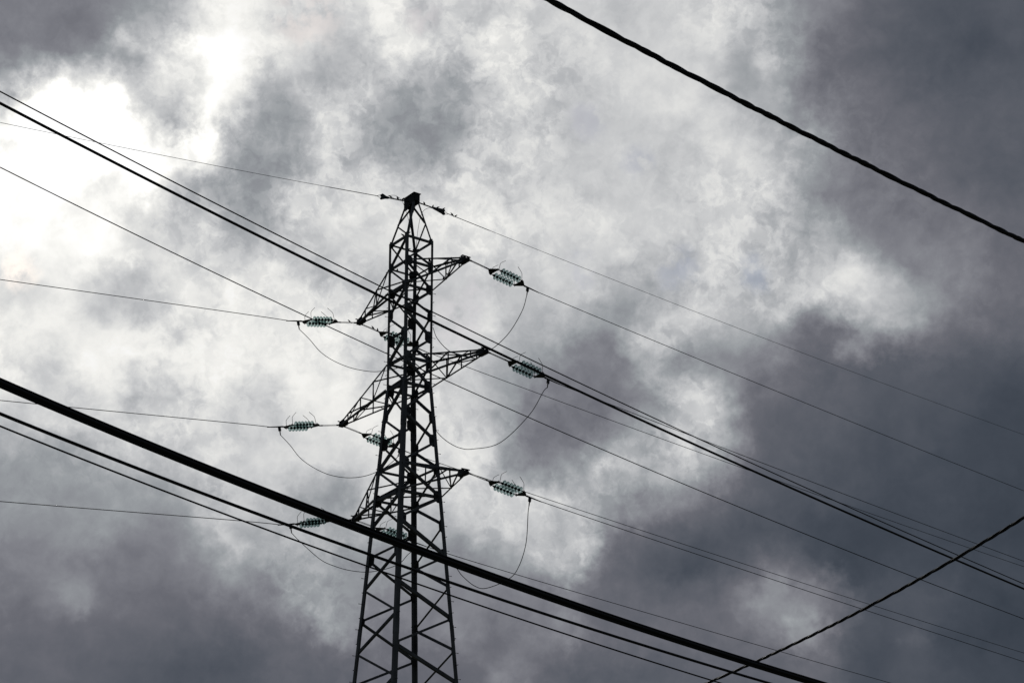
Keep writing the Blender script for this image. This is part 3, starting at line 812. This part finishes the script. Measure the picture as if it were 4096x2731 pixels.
# down leads of the earth wires along the far leg
for pts, lab in (([(0, -1.12, 30.47), (0, -.75, 30.58), (0, -.45, 30.42), (-.1, -.2, 30.1), (-.3, .15, 29.6), (-.55, .55, 28.9), (-.66, .66, 28.2), (-.66, .66, 26.0), (-.66, .66, 23.0)], 'thin lead looping from the left earth wire clamp down the far leg'),
                 ([(0, 1.1, 30.54), (0, .8, 30.5), (-.1, .55, 30.25), (-.35, .55, 29.7), (-.6, .62, 28.9), (-.69, .63, 28.2), (-.69, .63, 26.0), (-.69, .63, 23.0)], 'thin lead looping from the right earth wire clamp down the far leg')):
    m = MB()
    m.tube(catmull(pts, 6), 0.008, 6)
    tag(link_local(m, 'down_lead', ALU, pts[0]), lab, 'wire', 'earth wire down leads')

# ------------------------------------------------------------------ jumper loops
JUMP = {
    'LT': ([(-3.741, y, z) for y, z in ((-2.2, 25.42), (-1.73, 25.04), (-1.15, 24.8), (-.35, 24.67), (.47, 24.70), (1.05, 24.82), (1.8, 25.11), (2.25, 25.42))], 'LT', 'lT', 'jumper loop hanging under the top left crossarm'),
    'LM': ([(-4.876, y, z) for y, z in ((-2.25, 21.40), (-1.79, 20.98), (-1.2, 20.70), (-.45, 20.53), (.4, 20.56), (1.2, 20.78), (1.9, 21.15), (2.35, 21.5))], 'LM', 'lM', 'jumper loop hanging under the middle left crossarm'),
    'LB': ([(-3.688, y, z) for y, z in ((-2.31, 17.31), (-1.43, 16.77), (-.8, 16.6), (-.12, 16.53), (.66, 16.58), (1.44, 16.8), (2.1, 17.12), (2.45, 17.5))], 'LB', 'lB', 'jumper loop under the lowest left crossarm, dipping below the black cables'),
    'RT': ([(3.62, 2.62, 25.32), (3.3, 2.32, 24.55), (2.96, 2.01, 24.06), (2.67, 1.73, 23.79), (2.18, 1.24, 23.58), (1.59, .77, 23.88), (1.01, .58, 24.54), (.64, .62, 25.13)], 'RT', None, 'jumper wire curving from the top right insulators back to the right leg'),
    'RM': ([(4.84, 2.57, 21.7), (4.43, 2.23, 20.86), (3.42, 1.67, 19.99), (2.47, 1.14, 19.91), (2.01, .93, 20.03), (1.56, .8, 20.3), (1.12, .73, 20.65), (.74, .72, 21.01)], 'RM', None, 'jumper wire curving from the middle right insulators back to the right leg'),
    'RB': ([(3.65, 2.72, 17.5), (3.38, 2.82, 16.49), (3.03, 2.75, 15.7), (2.76, 2.5, 15.27), (2.28, 1.87, 14.95), (2.0, 1.55, 15.05), (1.66, 1.28, 15.43), (1.44, 1.2, 15.72), (1.04, 1.04, 16.23)], 'RB', None, 'jumper wire hanging lowest right of the tower, crossing the thickest cable')}
for k, (pts, a, b, lab) in JUMP.items():
    P = [tuple(set_point(a, 2.72, -0.33))] + list(pts)
    if b:
        P.append(tuple(set_point(b, 2.72, -0.33)))
    m = MB()
    m.tube(catmull(P, 7), 0.0135, 6)
    tag(link_local(m, 'jumper_wire', ALU, P[0]), lab, 'wire', 'jumper wires on the tower')

# ------------------------------------------------------------------ birds perched on the tower
def bird_mesh(fluff):
    m = MB()
    prof = [(-.072, .062, .002), (-.060, .064, .007), (-.052, .066, .015), (-.040, .069, .021), (-.028, .064, .021), (-.016, .055, .023), (.0, .044, .029 * fluff), (.022, .036, .033 * fluff),
            (.044, .030, .029 * fluff), (.062, .026, .020), (.078, .022, .011), (.105, .016, .010), (.132, .010, .008)]
    nseg = 10
    vs, fs = [], []
    for i, (x, z, r) in enumerate(prof):
        tail = max(0, (x - .07) / .06)
        for j in range(nseg):
            a = 2 * math.pi * j / nseg
            vs.append((x, r * math.cos(a) * (1 + .25 * tail), z + r * math.sin(a) * (1 - .6 * min(1, tail))))
    for i in range(len(prof) - 1):
        for j in range(nseg):
            k = (j + 1) % nseg
            fs.append((i * nseg + j, i * nseg + k, (i + 1) * nseg + k, (i + 1) * nseg + j))
    fs.append(tuple(range(nseg)))
    fs.append(tuple(range((len(prof) - 1) * nseg, len(prof) * nseg)))
    m.add(vs, fs, True)
    for y in (-.011, .011):
        m.tube([(.012, y, .022), (.016, y, .010), (.008, y, 0)], .003, 5)
    return m.mesh('bird', FEATHER)
BM = [bird_mesh(1.0), bird_mesh(1.18)]
ER_ROD = .026
BIRDS = [
    ((0, -1.004, 30.396), ER_ROD, 20, 'small dark bird on the left earth wire rod, next to the clamp'),
    ((0, -.669, 30.436), ER_ROD, 60, 'small dark bird on the middle of the left earth wire rod'),
    ((0, -.413, 30.467), ER_ROD, 150, 'small dark bird on the left earth wire rod, touching the tower peak'),
    ((0, .581, 30.585), ER_ROD, 70, 'small dark bird on the right earth wire rod, nearest the tower peak'),
    ((0, 1.0, 30.569), ER_ROD, 110, 'small dark bird on the right earth wire rod, just before the clamp'),
    ((0, 1.251, 30.553), .06, 200, 'small dark bird on the thin end of the right earth wire clamp'),
    ((0, 1.545, 30.529), .115, 210, 'small dark bird on the wide end of the right earth wire clamp'),
    ((0, 1.898, 30.503), .0115, 30, 'small dark bird on the right earth wire, first beyond the clamp'),
    ((0, 2.13, 30.486), .0115, 200, 'small dark bird on the right earth wire, farthest from the tower'),
    ((.325, -.62, 28.721), .034, 20, 'small dark bird on the topmost left horizontal, left of the near leg'),
    ((.62, -.504, 28.721), .034, 190, 'small dark bird on the topmost right horizontal, right of the near leg'),
    ((-.60, -.012, 28.721), .034, 90, 'small dark bird on the back horizontal between left and near leg'),
    ((-.60, .496, 28.721), .034, 80, 'small dark bird on the back horizontal beside the far leg'),
    ((-.47, .60, 28.721), .034, 150, 'small dark bird on the right back horizontal, just right of the far leg'),
    ((-.60, .296, 28.721), .034, 200, 'small dark bird half hidden by the right edge of the near leg'),
    ((3.45, 0.0, 26.86), .0, 210, 'small dark bird on the tip of the top right crossarm'),
    ((.60, .457, 27.686), .038, 160, 'small dark bird on the horizontal inside the root of the top right crossarm'),
    ((2.008, .345, 27.222), .0, 100, 'small dark bird on the upper rear chord of the top right crossarm'),
    ((2.487, .25, 27.062), .0, 60, 'small dark bird on the upper rear chord, close to the top right tip'),
    ((-.60, -.233, 27.686), .038, 100, 'small dark bird on the back horizontal level with the top crossarms'),
    ((1.96, .357, 26.662), .085, 40, 'small dark bird on the lower chord of the top right crossarm, outer of two'),
    ((1.648, .417, 26.663), .085, 120, 'small dark bird on the lower chord of the top right crossarm, inner of two'),
    (('LT', .37), .026, 20, 'small dark bird on the link rod left of the top left crossarm tip'),
    (('lT', .55), .026, 30, 'small dark bird on the link rod below the top left tip, upper of two'),
    (('lT', .80), .03, 80, 'small dark bird on the link rod below the top left tip, lower of two'),
    (('lT', 1.50), .045, 140, 'small dark bird perched on the green glass discs seen through the tower')]
rnd = random.Random(4)
for i, (pos, rise, head, lab) in enumerate(BIRDS):
    if isinstance(pos[0], str):
        q = set_point(pos[0], pos[1], 0) + Vector((-.235 if pos[1] > 1 else 0, 0, 0))
    else:
        q = Vector(pos)
    o = bpy.data.objects.new('bird', BM[i % 2])
    C.objects.link(o)
    o.matrix_world = TM @ Matrix.Translation(q + Vector((0, 0, rise))) @ Matrix.Rotation(R(head) - YAW, 4, 'Z') @ Matrix.Rotation(R(rnd.uniform(-6, 22)), 4, 'Y')
    tag(o, lab, 'bird', 'small birds perched on the pylon')

# ------------------------------------------------------------------ overhead street cables in the foreground
CABLES = {
    'A': [[-0.684, 11.127], [7.967, 18.618], [-0.1752, 0.6699, -0.652, 9.742]],
    'B1': [[-5.607, 12.226], [10.127, 25.822], [-0.5907, 1.8543, -4.0745, 9.6252]],
    'B2': [[-5.608, 12.267], [10.126, 25.845], [-0.6104, 1.9158, -4.0742, 9.524]],
    'C': [[-5.726, 12.736], [10.334, 26.535], [-0.7764, 2.4319, -4.2837, 9.1266]],
    'D': [[-4.897, 11.494], [5.186, 19.689], [-0.398, 1.4858, -2.9181, 6.4131]],
    'E1': [[-5.652, 13.372], [5.115, 22.131], [-0.3571, 1.3854, -2.9014, 6.8749]],
    'E2': [[-5.727, 13.59], [4.348, 21.89], [-0.2779, 1.1208, -2.7127, 6.8385]],
    'F': [[0.977, 25.506], [6.981, 16.91], [0.39, 0.6485, 0.8204, 5.3752]]}
def cable_path(k, n):
    a, b, cz = CABLES[k]
    out = []
    for i in range(n + 1):
        t = i / n
        z = ((cz[0] * t + cz[1]) * t + cz[2]) * t + cz[3]
        out.append(Vector((a[0] + (b[0] - a[0]) * t, a[1] + (b[1] - a[1]) * t, z)))
    return out
def link_world(m, name, mat, origin):
    o0 = Vector(origin)
    m.v = [tuple(Vector(q) - o0) for q in m.v]
    ob = m.build(name, mat)
    ob.location = o0
    return ob
def strands(k, offs, lay, n):
    """offs: list of (radius of strand, polar distance, start angle); lay: metres per turn, 0 = parallel"""
    P = cable_path(k, n)
    m = MB()
    dist = [0.0]
    for a, b in zip(P[:-1], P[1:]):
        dist.append(dist[-1] + (b - a).length)
    d = (P[-1] - P[0]).normalized()
    side = d.cross(Vector((0, 0, 1))).normalized()
    upv = side.cross(d)
    rw = random.Random(k)
    for r, q, ang in offs:
        pts = []
        for p, s in zip(P, dist):
            a = ang + ((2 * math.pi * s / lay + 0.9 * math.sin(s * 1.3) + 0.5 * math.sin(s * 4.3 + 1)) if lay else 0)
            w = 1 + (0.06 * math.sin(s * 3.1 + ang * 2) if lay else 0.05 * math.sin(s * .9 + ang * 3))
            pts.append(p + (side * math.cos(a) + upv * math.sin(a)) * q * w)
        m.tube(pts, r, 8)
    return m, P
T3 = 2 * math.pi / 3
m, P = strands('A', [(.0135, .0145, 0), (.0135, .0145, T3), (.0135, .0145, 2 * T3), (.009, .021, 1.0)], 0.85, 520)
cable_a = link_world(m, 'twisted_cable', RUBBER, P[0])
tag(cable_a, 'thick black twisted cable crossing the top right of the sky', 'cable', 'overhead street cables')
tie = MB()
for s in (0.60, 0.735):
    i = int(s * 520)
    p, q = P[i], P[i + 10]
    tie.tube(catmull([p + Vector((0, 0, -.024)), p.lerp(q, .35) + Vector((0, 0, -.036)), p.lerp(q, .7) + Vector((0, 0, -.034)), q + Vector((0, 0, -.022))], 5), 0.0022, 6)
tie.v = [tuple(Vector(q) - P[0]) for q in tie.v]
tie.build('loose_tie', RUBBER, cable_a)
m, P = strands('F', [(.0105, .0105, 0), (.0105, .0105, T3), (.0105, .0105, 2 * T3)], 0.7, 420)
tag(link_world(m, 'twisted_cable', RUBBER, P[0]), 'black twisted cable climbing to the right in the bottom right corner', 'cable', 'overhead street cables')
m, P = strands('D', [(.0185, .0215, R(90)), (.0165, .0205, R(0)), (.0165, .0205, R(180)), (.0185, .0215, R(270)), (.011, .033, R(60))], 0, 90)
tag(link_world(m, 'cable_bundle', RUBBER, P[0]), 'thickest black cable bundle sloping across the foot of the tower', 'cable', 'overhead street cables')
for k, r, lab in (('B1', .0068, 'thin upper line of the black cable pair crossing the middle of the tower'),
                  ('B2', .0142, 'thicker lower line of the black cable pair crossing the middle of the tower'),
                  ('C', .0054, 'single thin black cable crossing the tower below the cable pair'),
                  ('E1', .0165, 'medium black cable right below the thickest cable bundle'),
                  ('E2', .0092, 'thin black cable, lowest of the three sloping across the tower foot')):
    P = cable_path(k, 90)
    m = MB()
    m.tube(P, r, 10)
    tag(link_world(m, 'overhead_cable', RUBBER, P[0]), lab, 'cable', 'overhead street cables')
